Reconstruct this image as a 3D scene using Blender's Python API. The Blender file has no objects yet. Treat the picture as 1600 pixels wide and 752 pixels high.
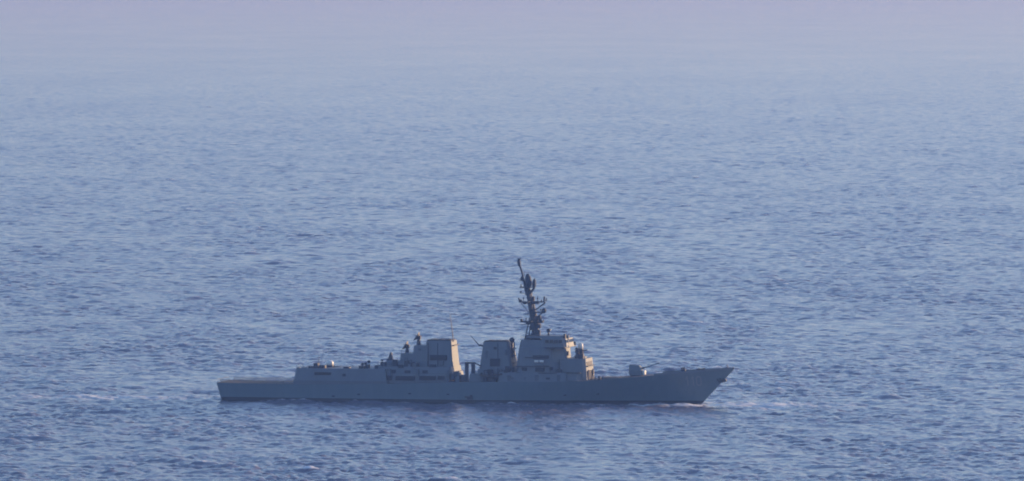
import bpy, bmesh, math, random
import numpy as np
from mathutils import Vector, Matrix

# ------------------------------------------------------------------ camera, light, exposure
SC = bpy.context.scene
R = math.radians
PIX = 7.6e-5                 # radians per pixel of the 1600 px wide photograph
D = 2500.0                   # metres to the ship
S = PIX * D                  # metres per pixel at the ship
CAM_H = 678 * PIX * D        # horizon lies 50 px above the frame
cd = bpy.data.cameras.new('camera'); cam = bpy.data.objects.new('camera', cd)
SC.collection.objects.link(cam); SC.camera = cam
cd.angle = 2 * math.atan(800 * PIX)
cd.clip_start = 1.0; cd.clip_end = 200000.0
cam.location = (0, 0, CAM_H)
cam.rotation_euler = (R(90) - 426 * PIX, 0, 0)

SUN_EL, SUN_AZ = R(8.0), R(33.0)          # azimuth from +X towards +Y
w = bpy.data.worlds.new('World'); SC.world = w; w.use_nodes = True
nt = w.node_tree
bg = nt.nodes['Background']
sky = nt.nodes.new('ShaderNodeTexSky'); sky.sky_type = 'NISHITA'; sky.sun_disc = False
sky.sun_elevation = SUN_EL; sky.sun_rotation = R(90) - SUN_AZ
sky.altitude = 100; sky.air_density = 1.0; sky.dust_density = 0.6; sky.ozone_density = 3.2
tint = nt.nodes.new('ShaderNodeMixRGB'); tint.blend_type = 'MULTIPLY'; tint.inputs[0].default_value = 1.0
tint.inputs[2].default_value = (1.08, 0.945, 1.03, 1)      # the lavender cast of the evening air
nt.links.new(sky.outputs[0], tint.inputs[1]); nt.links.new(tint.outputs[0], bg.inputs[0]); bg.inputs[1].default_value = 0.15
sl = bpy.data.lights.new('sun', 'SUN'); sl.energy = 4.5; sl.angle = R(0.5); sl.color = (1.0, 0.66, 0.34)
so = bpy.data.objects.new('sun', sl); SC.collection.objects.link(so)
sdir = Vector((math.cos(SUN_EL) * math.cos(SUN_AZ), math.cos(SUN_EL) * math.sin(SUN_AZ), math.sin(SUN_EL)))
so.rotation_euler = sdir.to_track_quat('Z', 'Y').to_euler(); so.location = (0, 0, 300)
SC.view_settings.view_transform = 'Standard'; SC.view_settings.look = 'None'
SC.view_settings.gamma = 1.0; SC.view_settings.use_curve_mapping = False
SC.view_settings.exposure = 1.0
SC.render.engine = 'CYCLES'
SC.cycles.volume_bounces = 1
SC.cycles.max_bounces = 6
SC.cycles.use_denoising = True
SC.cycles.filter_width = 1.9
HAZE_D = 7.0e-5

# ------------------------------------------------------------------ helpers
random.seed(4)
def link(o): SC.collection.objects.link(o); return o
def material(name, color, rough=0.55, metal=0.0, var=0.0, scale=0.4, spec=0.2):
    m = bpy.data.materials.new(name); m.use_nodes = True
    t = m.node_tree; b = t.nodes['Principled BSDF']
    b.inputs['Roughness'].default_value = rough; b.inputs['Metallic'].default_value = metal
    b.inputs['Specular IOR Level'].default_value = spec
    if var:
        tc = t.nodes.new('ShaderNodeTexCoord'); n = t.nodes.new('ShaderNodeTexNoise')
        mp = t.nodes.new('ShaderNodeMapping'); mp.inputs['Scale'].default_value = (1, 1, 0.35)
        n.inputs['Scale'].default_value = scale; n.inputs['Detail'].default_value = 8
        r = t.nodes.new('ShaderNodeValToRGB')
        r.color_ramp.elements[0].position = 0.3; r.color_ramp.elements[1].position = 0.7
        r.color_ramp.elements[0].color = (*[c * (1 - var) for c in color], 1)
        r.color_ramp.elements[1].color = (*[c * (1 + var) for c in color], 1)
        t.links.new(tc.outputs['Object'], mp.inputs[0]); t.links.new(mp.outputs[0], n.inputs[0])
        t.links.new(n.outputs[0], r.inputs[0]); t.links.new(r.outputs[0], b.inputs['Base Color'])
    else:
        b.inputs['Base Color'].default_value = (*color, 1)
    return m
GREY = material('haze_grey_paint', (0.12, 0.152, 0.19), 0.5, var=0.08)
DECKM = material('deck_nonskid', (0.09, 0.095, 0.10), 0.8, var=0.15)
DARK = material('dark_grey_fittings', (0.022, 0.034, 0.055), 0.5, var=0.1)
BLACK = material('sooty_black_paint', (0.03, 0.03, 0.032), 0.6)
WHITE = material('white_fibreglass', (0.75, 0.75, 0.73), 0.35)
GLASS = material('dark_window_glass', (0.02, 0.025, 0.03), 0.08, spec=0.5)
PANEL = material('radar_face_paint', (0.16, 0.19, 0.22), 0.5, var=0.04)
NUMM = material('hull_number_paint', (0.15, 0.19, 0.235), 0.5)
NET = material('safety_net', (0.17, 0.175, 0.17), 0.8)
RUBBER = material('boat_rubber', (0.06, 0.06, 0.065), 0.6)
ORANGE = material('life_jacket_orange', (0.6, 0.2, 0.05), 0.6)

def obj(name, bm, m, parent=None, smooth=False, bevel=0.0):
    bmesh.ops.recalc_face_normals(bm, faces=bm.faces)
    me = bpy.data.meshes.new(name); bm.to_mesh(me); bm.free()
    for q in (m if isinstance(m, (list, tuple)) else [m]): me.materials.append(q)
    if smooth:
        for p in me.polygons: p.use_smooth = True
    o = link(bpy.data.objects.new(name, me)); o.parent = parent
    if bevel:
        b = o.modifiers.new('bevel', 'BEVEL'); b.width = bevel; b.segments = 2; b.limit_method = 'ANGLE'
    return o
def obj_each(name, bm, m, parent=None, bevel=0.0):
    # one object per separate piece
    bm.verts.ensure_lookup_table(); seen = set(); out = []
    for v0 in bm.verts:
        if v0 in seen: continue
        stack, isl = [v0], []
        seen.add(v0)
        while stack:
            v = stack.pop(); isl.append(v)
            for e in v.link_edges:
                o = e.other_vert(v)
                if o not in seen: seen.add(o); stack.append(o)
        ids = {v: i for i, v in enumerate(isl)}
        nb = bmesh.new(); vs = [nb.verts.new(v.co) for v in isl]
        for f in {f for v in isl for f in v.link_faces}: nb.faces.new([vs[ids[v]] for v in f.verts])
        out.append(obj(name, nb, m, parent, bevel=bevel))
    bm.free(); return out
def new(): return bmesh.new()
def box(bm, x0, x1, y0, y1, z0, z1):
    vs = [bm.verts.new((x, y, z)) for z in (z0, z1) for x, y in ((x0, y0), (x1, y0), (x1, y1), (x0, y1))]
    for f in ((0, 3, 2, 1), (4, 5, 6, 7), (0, 1, 5, 4), (1, 2, 6, 5), (2, 3, 7, 6), (3, 0, 4, 7)):
        bm.faces.new([vs[i] for i in f])
def loft(bm, rings, cap=True):
    rr = [[bm.verts.new(p) for p in ring] for ring in rings]
    n = len(rr[0])
    for a, b in zip(rr, rr[1:]):
        for i in range(n):
            bm.faces.new((a[i], a[(i + 1) % n], b[(i + 1) % n], b[i]))
    if cap:
        bm.faces.new(rr[0][::-1]); bm.faces.new(rr[-1])
def tube(bm, p, q, r0, r1=None, n=8):
    r1 = r0 if r1 is None else r1
    p, q = Vector(p), Vector(q); d = (q - p).normalized()
    a = d.orthogonal().normalized(); b = d.cross(a)
    ring = lambda c, r: [c + a * (r * math.cos(2 * math.pi * i / n)) + b * (r * math.sin(2 * math.pi * i / n)) for i in range(n)]
    loft(bm, [ring(p, r0), ring(q, r1)])
def lathe(bm, c, prof, axis=(0, 0, 1), n=16):
    c = Vector(c); d = Vector(axis).normalized(); a = d.orthogonal().normalized(); b = d.cross(a)
    loft(bm, [[c + d * h + a * (r * math.cos(2 * math.pi * i / n)) + b * (r * math.sin(2 * math.pi * i / n)) for i in range(n)] for h, r in prof])
def oct_ring(u0, u1, w, cf, ca, z):
    # u0 aft, u1 forward, half width w, chamfers fore and aft (length, inset)
    return [(u0, -w + ca, z), (u0 + ca, -w, z), (u1 - cf, -w, z), (u1, -w + cf, z),
            (u1, w - cf, z), (u1 - cf, w, z), (u0 + ca, w, z), (u0, w - ca, z)]
def block(bm, z0, b, z1, t, cf=0.01, ca=0.01, cft=None, cat=None):
    # b, t = (u0, u1, halfwidth)
    loft(bm, [oct_ring(b[0], b[1], b[2], cf, ca, z0), oct_ring(t[0], t[1], t[2], cft if cft is not None else cf, cat if cat is not None else ca, z1)])

# ship frame: u forward, y to port, z up. uz() reads the ship's drawing from the photograph's scale
YAW = R(12); cy, sy = math.cos(YAW), math.sin(YAW)
DEP = 678 * PIX
def U(px, y=0.0): return ((px - 745) * S - y * sy) / cy
def Z(px, py, y=0.0):
    u = U(px, y); dY = -u * sy + y * cy
    return (627.5 - py) * S - dY * DEP

# ------------------------------------------------------------------ haze
SHIP_XY = ((745 - 800) * S, D)
HR = 70000.0
bm = new(); box(bm, -HR, HR, -HR, HR, -8, CAM_H + 15)
hm = bpy.data.materials.new('haze_air'); hm.use_nodes = True; t = hm.node_tree
t.nodes.remove(t.nodes['Principled BSDF'])
pv = t.nodes.new('ShaderNodeVolumePrincipled')
pv.inputs['Color'].default_value = (0.145, 0.28, 0.70, 1); pv.inputs['Absorption Color'].default_value = (0.36, 0.17, 0.0, 1); pv.inputs['Density'].default_value = HAZE_D
pv.inputs['Anisotropy'].default_value = 0.3
t.links.new(pv.outputs[0], t.nodes['Material Output'].inputs['Volume'])
hz = obj('haze', bm, hm); hz['kind'] = 'stuff'

# ------------------------------------------------------------------ water
rng = np.random.default_rng(11)
def ocean(L, N, lmin, lmax, U10, wdir, spread, sigma):
    k1 = np.fft.fftfreq(N, L / N) * 2 * np.pi
    kx, ky = np.meshgrid(k1, k1, indexing='xy')
    k = np.hypot(kx, ky); k[0, 0] = 1
    Lw = U10 * U10 / 9.81
    cosw = (kx * math.cos(wdir) + ky * math.sin(wdir)) / k
    Sp = np.exp(-1 / (k * Lw) ** 2) / k ** 4 * ((1 - spread) * np.abs(cosw) ** 2 + spread)
    Sp[0, 0] = 0
    amp = np.sqrt(Sp); nz = rng.normal(size=(N, N)) + 1j * rng.normal(size=(N, N))
    H = amp * nz
    full = np.fft.ifft2(H).real
    H *= sigma / full.std()
    lam = 2 * np.pi / k
    H = H * ((lam >= lmin) & (lam < lmax)); H[0, 0] = 0
    h = np.fft.ifft2(H).real
    dx = np.fft.ifft2(-1j * kx / k * H).real; dy = np.fft.ifft2(-1j * ky / k * H).real
    return L, N, np.stack([dx, dy, h], -1).astype(np.float32)
WD = R(-118)
SIG = 0.26
big = ocean(1531.0, 1024, 24, 400, 5.6, WD, 0.6, SIG * 0.8)
mid = ocean(823.0, 1024, 9, 24, 5.6, WD, 0.55, SIG * 1.0)
sml = ocean(311.0, 1024, 4, 9, 5.6, WD, 0.55, SIG * 1.3)
tiny = ocean(127.0, 512, 1.3, 4, 5.6, WD, 0.7, SIG * 1.7)
def sample(tile, X, Y, ang):
    L, N, A = tile
    c, s = math.cos(ang), math.sin(ang)
    fx = (c * X + s * Y) / L * N; fy = (-s * X + c * Y) / L * N
    ix = np.floor(fx).astype(np.int64); iy = np.floor(fy).astype(np.int64)
    ax = (fx - ix).astype(np.float32)[..., None]; ay = (fy - iy).astype(np.float32)[..., None]
    ix0 = ix % N; iy0 = iy % N; ix1 = (ix + 1) % N; iy1 = (iy + 1) % N
    v = (A[iy0, ix0] * (1 - ax) + A[iy0, ix1] * ax) * (1 - ay) + (A[iy1, ix0] * (1 - ax) + A[iy1, ix1] * ax) * ay
    out = v.copy()
    out[..., 0] = c * v[..., 0] - s * v[..., 1]; out[..., 1] = s * v[..., 0] + c * v[..., 1]
    return out
# rings of distance around the viewpoint's foot, fine where the sea is seen large
rs = [0.0, 200, 400, 600, 800, 1000, 1200, 1350, 1450, 1550]
r = 1600.0
while r < 60000:
    rs.append(r)
    f = 0.01 if r < 1850 else float(np.interp(r, [1850, 3200, 6000, 9000, 14000, 20000, 30000], [.00046, .00046, .0006, .00085, .0014, .003, .01]))
    if r > 25000: f = 0.03
    r *= 1 + f
rs.append(60000.0); rs = np.array(rs)
a_in = np.linspace(-R(4.9), R(4.9), 1200)
k_ = np.arange(1, 120); step = R(9.8) / 1199
grow = step * np.cumsum(1.053 ** k_)
grow = grow[grow < math.pi - R(4.9) - R(3)]
az = np.concatenate([-(R(4.9) + grow)[::-1], a_in, R(4.9) + grow])
az = np.concatenate([az, [math.pi]])
NA, NR = len(az), len(rs)
daz = np.gradient(az)
RR, AA = np.meshgrid(rs, az, indexing='ij')
dr = np.gradient(rs)[:, None] * np.ones((1, NA)); da = RR * np.abs(daz)[None, :]
X = RR * np.sin(AA); Y = RR * np.cos(AA)
cell = np.maximum(dr * 0.8, da)
disp = np.zeros((NR, NA, 3), np.float32)
# gusts: patches of rougher and calmer sea, hundreds of metres across and drawn out along the wind
gt_ = big[2][..., 2] / big[2][..., 2].std()
def gustn(sx_, sy_, ang):
    return sample((big[0], big[1], gt_[..., None].repeat(3, -1)), X / sx_, Y / sy_, ang)[..., 2]
gust = np.clip(0.86 + (0.16 * gustn(5.0, 14.0, 0.5) + 0.12 * gustn(1.6, 5.0, -0.4)) * np.clip((16000 - RR) / 12000, .1, 1), 0.45, 1.35)
FLOOR = {24: 0.0, 9: 0.95, 4: 0.7, 2.0: 0.3}
for tile, ang, lo in ((big, 0.35, 24), (mid, -0.6, 9), (sml, 0.15, 4), (tiny, -0.3, 2.0)):
    wt = np.clip((lo - cell) / lo * 1.6, FLOOR[lo], 1)
    wt = wt * (np.abs(AA) < 0.15) if FLOOR[lo] > 0 else wt
    if lo == 24: wt = wt * np.clip((15000 - RR) / 9000, 0.0, 1)
    if lo < 20: wt = wt * (gust if lo < 9 else .6 + .4 * gust)
    disp += sample(tile, X, Y, ang) * wt[..., None].astype(np.float32)
# ship frame coordinates of every vertex, for the bow wave and the foam beside the hull
qx = X - SHIP_XY[0]; qy = Y - SHIP_XY[1]
us = qx * cy - qy * sy; ys = qx * sy + qy * cy
bowd = np.exp(-((us - 64) / 9) ** 2 - ((np.abs(ys) - 3.5) / 2.5) ** 2) * 0.35
V = (us < 70) & (us > -140)
arm = np.exp(-((np.abs(ys) - 9 - (70 - us) * 0.20) / 4.0) ** 2) * np.clip((us + 140) / 150, 0, 1) * V
disp[..., 2] += (bowd + 0.16 * arm).astype(np.float32)
foam = np.exp(-((us - 88) / 32) ** 2 - ((ys + 4) / 22) ** 2) * 0.88 + 0.35 * arm * (us > -10)
foam += np.exp(-((us + 115) / 45) ** 2 - (ys / 13) ** 2) * 0.85
hullside = (us < 70) & (us > -78)
foam += hullside * np.exp(-((np.abs(ys) - 10.5) / 2.0) ** 2) * 0.4
zc = disp[..., 2] / disp[RR < 4000][:, 2].std()
foam += np.clip((zc - 2.75) / .7, 0, 1) * .8 * np.clip(gust, .7, 1.2) * (RR < 9000)
CH = 1.0
co = np.empty((NR, NA, 3), np.float32)
co[..., 0] = X + CH * disp[..., 0]; co[..., 1] = Y + CH * disp[..., 1]; co[..., 2] = disp[..., 2]
nv = NR * NA
i = np.arange(NR - 1)[:, None] * NA; j = np.arange(NA)[None, :]; j2 = (np.arange(NA) + 1) % NA
v00 = i + j; v01 = i + j2[None, :]; v10 = v00 + NA; v11 = v01 + NA
quads = np.stack([v00, v10, v11, v01], -1).reshape(-1, 4)
quads = quads[:, ::-1]
me = bpy.data.meshes.new('water')
me.vertices.add(nv); me.vertices.foreach_set('co', co.reshape(-1))
nf = len(quads)
me.loops.add(nf * 4); me.loops.foreach_set('vertex_index', quads.astype(np.int32).reshape(-1))
me.polygons.add(nf); me.polygons.foreach_set('loop_start', np.arange(0, nf * 4, 4, dtype=np.int32))
me.polygons.foreach_set('loop_total', np.full(nf, 4, np.int32))
me.polygons.foreach_set('use_smooth', np.ones(nf, bool))
at = me.attributes.new('foam', 'FLOAT', 'POINT'); at.data.foreach_set('value', foam.astype(np.float32).reshape(-1))
me.update(calc_edges=True)
# every face should look up
me.calc_loop_triangles()
if me.polygons[nf // 2].normal.z < 0: me.flip_normals()
del co, quads, disp
wm = bpy.data.materials.new('sea_water'); wm.use_nodes = True; t = wm.node_tree; N = t.nodes; Lk = t.links
b = N['Principled BSDF']
b.inputs['Base Color'].default_value = (0.125, 0.118, 0.165, 1)
b.inputs['IOR'].default_value = 1.333
geo = N.new('ShaderNodeNewGeometry')
mp = N.new('ShaderNodeMapping'); mp.inputs['Scale'].default_value = (0.004, 0.0012, 0.004); mp.inputs['Rotation'].default_value = (0, 0, 0.3)
n1 = N.new('ShaderNodeTexNoise'); n1.inputs['Scale'].default_value = 1; n1.inputs['Detail'].default_value = 5
Lk.new(geo.outputs['Position'], mp.inputs[0]); Lk.new(mp.outputs[0], n1.inputs[0])
mr = N.new('ShaderNodeMapRange'); mr.inputs[1].default_value = 0.3; mr.inputs[2].default_value = 0.7
mr.inputs[3].default_value = 0.17; mr.inputs[4].default_value = 0.20
Lk.new(n1.outputs[0], mr.inputs[0]); Lk.new(mr.outputs[0], b.inputs['Roughness'])
mp2 = N.new('ShaderNodeMapping'); mp2.inputs['Scale'].default_value = (0.5, 0.9, 1); mp2.inputs['Rotation'].default_value = (0, 0, -0.45)
n2 = N.new('ShaderNodeTexNoise'); n2.inputs['Scale'].default_value = 1; n2.inputs['Detail'].default_value = 3; n2.inputs['Roughness'].default_value = 0.6
Lk.new(geo.outputs['Position'], mp2.inputs[0]); Lk.new(mp2.outputs[0], n2.inputs[0])
bp = N.new('ShaderNodeBump'); bp.inputs['Strength'].default_value = 0.5; bp.inputs['Distance'].default_value = 0.35
Lk.new(n2.outputs[0], bp.inputs['Height']); Lk.new(bp.outputs[0], b.inputs['Normal'])
fa = N.new('ShaderNodeAttribute'); fa.attribute_name = 'foam'
n3 = N.new('ShaderNodeTexNoise'); n3.inputs['Scale'].default_value = 0.35; n3.inputs['Detail'].default_value = 9; n3.inputs['Roughness'].default_value = 0.7
Lk.new(geo.outputs['Position'], n3.inputs[0])
mu = N.new('ShaderNodeMath'); mu.operation = 'MULTIPLY_ADD'; mu.inputs[1].default_value = 0.4
Lk.new(fa.outputs['Fac'], mu.inputs[0]); Lk.new(n3.outputs[0], mu.inputs[2])
mf = N.new('ShaderNodeMapRange'); mf.inputs[1].default_value = 0.66; mf.inputs[2].default_value = 1.0; mf.inputs[4].default_value = 0.85
Lk.new(mu.outputs[0], mf.inputs[0])
fb = N.new('ShaderNodeBsdfDiffuse'); fb.inputs['Color'].default_value = (0.9, 0.92, 0.94, 1)
mx = N.new('ShaderNodeMixShader'); Lk.new(mf.outputs[0], mx.inputs[0]); Lk.new(b.outputs[0], mx.inputs[1]); Lk.new(fb.outputs[0], mx.inputs[2])
Lk.new(mx.outputs[0], N['Material Output'].inputs['Surface'])
me.materials.append(wm)
wo = link(bpy.data.objects.new('water', me)); wo['kind'] = 'structure'

# ------------------------------------------------------------------ the destroyer
ship = link(bpy.data.objects.new('destroyer', None))
ship.location = (SHIP_XY[0], SHIP_XY[1], 0); ship.rotation_euler = (0, 0, -YAW)
ship['label'] = 'grey naval destroyer with raked mast, two funnels and bow gun, alone on the open sea'
ship['category'] = 'warship'

K = lambda pts: (np.array([p[0] for p in pts], float), np.array([p[1] for p in pts], float))
WD_ = K([(0, 8.0), (.06, 8.7), (.16, 9.5), (.3, 9.95), (.5, 10.05), (.64, 9.9), (.74, 9.2), (.82, 8.0), (.89, 6.2), (.95, 3.6), (.985, 1.5), (1, .25)])
WW_ = K([(0, 7.4), (.06, 8.2), (.16, 9.1), (.3, 9.6), (.5, 9.7), (.62, 9.0), (.72, 7.2), (.82, 4.7), (.9, 2.6), (.96, 1.1), (1, .12)])
ZD_ = K([(-77.7, 5.2), (-54, 4.95), (-25, 5.5), (0, 6.25), (25, 6.6), (37, 7.0), (46.5, 7.9), (62.6, 9.25), (73, 10.0), (77.7, 10.35)])
def zdeck(u): return float(np.interp(u, *ZD_))
def hull_pt(s, tz):
    # tz 0 = waterline, 1 = deck edge, negative below water
    uw = -76.3 + s * (68.0 + 76.3); ud = -77.7 + s * (77.7 + 77.7)
    u = uw + tz * (ud - uw) if tz >= 0 else uw + tz * 4 * (1 if s > .9 else 0)
    ww, wd = np.interp(s, *WW_), np.interp(s, *WD_)
    f = max(tz, 0) ** (1.0 + 0.7 * max(0, s - .6))
    hw = ww + f * (wd - ww)
    if tz < 0: hw = ww * (1 + tz * 0.25)
    z = tz * zdeck(ud) if tz >= 0 else tz * 3.0
    return u, hw, z
bm = new()
SS = list(np.linspace(0, .7, 36)) + list(np.linspace(.72, 1, 24)); TT = [-1, -.3, 0, .1, .25, .4, .55, .7, .85, .95, 1]
star = [[bm.verts.new((hull_pt(s, tz)[0], -hull_pt(s, tz)[1], hull_pt(s, tz)[2])) for tz in TT] for s in SS]
port = [[bm.verts.new((v.co.x, -v.co.y, v.co.z)) for v in col] for col in star]
for A in (star, port):
    for a, c in zip(A, A[1:]):
        for q in range(len(TT) - 1): bm.faces.new((a[q], c[q], c[q + 1], a[q + 1]))
for q in range(len(TT) - 1):
    bm.faces.new((star[0][q], star[0][q + 1], port[0][q + 1], port[0][q]))
    bm.faces.new((star[-1][q], star[-1][q + 1], port[-1][q + 1], port[-1][q]))
for a, c, p_, d in zip(star, star[1:], port, port[1:]):
    f = bm.faces.new((a[-1], c[-1], d[-1], p_[-1])); f.material_index = 1
    bm.faces.new((a[0], c[0], d[0], p_[0]))
hullm = bpy.data.materials.new('hull_paint'); hullm.use_nodes = True; t = hullm.node_tree; N = t.nodes; Lk = t.links
tc = N.new('ShaderNodeTexCoord'); sx = N.new('ShaderNodeSeparateXYZ'); Lk.new(tc.outputs['Object'], sx.inputs[0])
mp = N.new('ShaderNodeMapping'); mp.inputs['Scale'].default_value = (0.7, 0.7, 0.06)
n1 = N.new('ShaderNodeTexNoise'); n1.inputs['Scale'].default_value = 0.8; n1.inputs['Detail'].default_value = 10; n1.inputs['Roughness'].default_value = 0.65
Lk.new(tc.outputs['Object'], mp.inputs[0]); Lk.new(mp.outputs[0], n1.inputs[0])
cr = N.new('ShaderNodeValToRGB'); cr.color_ramp.elements[0].position = .25; cr.color_ramp.elements[1].position = .75
cr.color_ramp.elements[0].color = (.066, .122, .162, 1); cr.color_ramp.elements[1].color = (.092, .152, .20, 1)
Lk.new(n1.outputs[0], cr.inputs[0])
gt = N.new('ShaderNodeMath'); gt.operation = 'LESS_THAN'; gt.inputs[1].default_value = 0.95; Lk.new(sx.outputs[2], gt.inputs[0])
mc = N.new('ShaderNodeMixRGB'); mc.inputs[2].default_value = (.008, .018, .03, 1)
Lk.new(gt.outputs[0], mc.inputs[0]); Lk.new(cr.outputs[0], mc.inputs[1]); Lk.new(mc.outputs[0], N['Principled BSDF'].inputs['Base Color'])
N['Principled BSDF'].inputs['Roughness'].default_value = .5
hull = obj('hull', bm, [hullm, DECKM], ship)
# hull number on both bows, following the plating
def hull_half_width(u, z):
    s = .8
    for _ in range(25):
        tz = z / zdeck(-77.7 + s * 155.4)
        uu = hull_pt(s, tz)[0]; s += (u - uu) / 155; s = min(max(s, 0), 1)
    return hull_pt(s, z / zdeck(-77.7 + s * 155.4))[1]
GLYPH = {'1': [[(.2, .72), (.45, 1)], [(.45, 1), (.45, 0)]],
         '0': [[(.1, .15), (.1, .85)], [(.1, .85), (.3, 1)], [(.3, 1), (.55, 1)], [(.55, 1), (.75, .85)], [(.75, .85), (.75, .15)], [(.75, .15), (.55, 0)], [(.55, 0), (.3, 0)], [(.3, 0), (.1, .15)]]}
for side in (-1, 1):
    H = 2.6; x0 = U(1068, -4)
    for k, ch in enumerate('110'):
        bm = new()
        for (a, c) in GLYPH[ch]:
            pa, pc = Vector(a), Vector(c); d = (pc - pa).normalized(); nn = Vector((-d.y, d.x)) * .07
            d = d * .05
            for st in range(3):
                q0 = pa - d + (pc + d - pa + d) * (st / 3); q1 = pa - d + (pc + d - pa + d) * ((st + 1) / 3)
                vs = []
                for q in (q0 - nn, q1 - nn, q1 + nn, q0 + nn):
                    gx = k * 0.82 + q.x
                    if side > 0: gx = 2.4 - gx
                    u = x0 + gx * H * .75; z = 5.6 + q.y * H
                    vs.append(bm.verts.new((u, side * (hull_half_width(u, z) + .03), z)))
                bm.faces.new(vs)
        obj('hull_number', bm, NUMM, hull)
# bulwark cap / spray edge at the bow
bm = new()
for side in (-1, 1):
    for a, c in zip(SS[-13:], SS[-12:]):
        pa, pc = hull_pt(a, 1), hull_pt(c, 1)
        vs = [bm.verts.new(v) for v in ((pa[0], side * pa[1], pa[2] - .02), (pc[0], side * pc[1], pc[2] - .02),
                                        (pc[0], side * (pc[1] + .03), pc[2] + .55), (pa[0], side * (pa[1] + .03), pa[2] + .55))]
        bm.faces.new(vs)
bw = obj('bulwark', bm, GREY, ship); so_ = bw.modifiers.new('solid', 'SOLIDIFY'); so_.thickness = .08
# rubbing seam & discharge scuttles
bm = new()
for px_, z_ in ((736, 2.2), (728, 1.8), (640, 2.6), (560, 2.2), (520, 1.6), (880, 2.6), (930, 3.0), (700, 2.5)):
    u = U(px_, -10); hw = hull_half_width(u, z_)
    box(bm, u - .45, u + .45, -hw - .04, -hw + .3, z_ - .2, z_ + .2)
box(bm, U(730, -10), U(738, -10), -hull_half_width(-2, 1.7) - .35, -hull_half_width(-2, 1.7) + .2, 1.1, 2.0)
obj_each('discharge_outlet', bm, DARK, hull)

# anchors
for side in (-1, 1):
    u, z = 73.6, 7.2
    hw = hull_half_width(u, z)
    bm = new()
    tube(bm, (u - .4, side * (hw - .2), z + 1.0), (u + .5, side * (hw + .5), z - .3), .16)
    box(bm, u - .3, u + 1.2, side * (hw + .45) - .3, side * (hw + .45) + .3, z - .75, z - .2)
    tube(bm, (u - .1, side * (hw + .4), z - .5), (u - .9, side * (hw + .5), z + .25), .18, .05)
    tube(bm, (u + 1.0, side * (hw + .4), z - .5), (u + 1.6, side * (hw + .5), z + .3), .18, .05)
    obj('anchor', bm, DARK, ship)
# the stem anchor roller seen proud of the bow
u, z = 73.0 + 1.3, 7.1
bm = new(); box(bm, u - .8, u + .9, -.5, .5, z - .45, z + .45); tube(bm, (u + .7, -.75, z - .1), (u + .7, .75, z - .1), .5)
obj('anchor_roller', bm, DARK, ship, bevel=.08)

# lifelines
def lifeline(pts, name='lifeline', h=1.05, post=2.6, rad=.035):
    bm = new(); P = [Vector(p) for p in pts]
    for a, c in zip(P, P[1:]):
        L = (c - a).length; n = max(1, int(L / post))
        for k in range(n): 
            p = a.lerp(c, k / n); tube(bm, p, p + Vector((0, 0, h)), rad, n=5)
        for hh in (h * .5, h): tube(bm, a + Vector((0, 0, hh)), c + Vector((0, 0, hh)), rad * .6, n=4)
    return obj(name, bm, DARK, ship)
for side in (-1, 1):
    pts = [(hull_pt(s, 1)[0], side * (hull_pt(s, 1)[1] - .15), hull_pt(s, 1)[2]) for s in np.linspace(.72, .93, 8)]
    lifeline(pts)
    pts = [(hull_pt(s, 1)[0], side * (hull_pt(s, 1)[1] - .12), hull_pt(s, 1)[2]) for s in np.linspace(.35, .52, 5)]
    lifeline(pts)
# flight deck safety nets, folded a little outwards
for side in (-1, 1):
    bm = new()
    xs = np.linspace(.008, .135, 12)
    for a, c in zip(xs, xs[1:]):
        pa, pc = hull_pt(a, 1), hull_pt(c, 1); g = (pc[0] - pa[0]) * .06
        vs = [(pa[0] + g, side * pa[1], pa[2] + .05), (pc[0] - g, side * pc[1], pc[2] + .05),
              (pc[0] - g, side * (pc[1] + .55), pc[2] + .95), (pa[0] + g, side * (pa[1] + .55), pa[2] + .95)]
        nn = 5
        for k in range(nn + 1):
            f = k / nn
            q0 = Vector(vs[0]).lerp(Vector(vs[3]), f); q1 = Vector(vs[1]).lerp(Vector(vs[2]), f)
            tube(bm, q0, q1, .05 if k in (0, nn) else .03, n=4)
        for k in range(9):
            f = k / 8
            q0 = Vector(vs[0]).lerp(Vector(vs[1]), f); q1 = Vector(vs[3]).lerp(Vector(vs[2]), f)
            tube(bm, q0, q1, .05 if k in (0, 8) else .03, n=4)
    obj('safety_net', bm, NET, ship)
bm = new()
for k in range(6):
    tube(bm, (-77.4, -7 + k * 2.8, 5.2), (-77.6, -7 + k * 2.8, 6.2), .06, n=5)
tube(bm, (-77.6, -7.2, 6.2), (-77.6, 7.2, 6.2), .05, n=5)
obj('stern_rail', bm, NET, ship)

# ---- hangar and after superstructure
ua, uf = U(456, -9.5), U(600, -9.5)
z0 = 4.9; zt = Z(520, 576, -8.6)
bm = new()
block(bm, z0 + .02, (U(457, -9.2), U(604, -9.2), 9.25), 6.2, (U(458, -9.2), U(604, -9.2), 9.4))
obj('hangar_base', bm, GREY, ship)
hangar = link(bpy.data.objects.new('helicopter_hangar', None)); hangar.parent = ship; hangar.location = (0, 0, 0)
bm = new(); block(bm, 6.2, (U(458, -9.2), U(604, -9.2), 9.35), zt, (U(461.5, -8.5), U(602, -8.5), 8.5), cf=.01, ca=.6)
obj('wall', bm, GREY, hangar)
for y in (-4.4, 4.4):
    bm = new(); ux = U(457, -9.2) - .1
    for k in range(7): box(bm, ux - .05 + k * .12, ux + .3 + k * .12, y - 2.6, y + 2.6, z0 + .3 + k * .62, z0 + .86 + k * .62)
    obj('hangar_door', bm, DARK, hangar)
bm = new(); ux = U(525, -8.9); box(bm, U(491, -8.9), U(517, -8.9), -9.05, -8.4, zt - 1.95, zt - 1.15)
obj('side_recess', bm, BLACK, hangar)
bm = new(); box(bm, U(535, -8.9), U(540, -8.9), -9.05, -8.6, zt - 2.3, zt - 1.5); obj('side_vent', bm, DARK, hangar)
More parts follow.
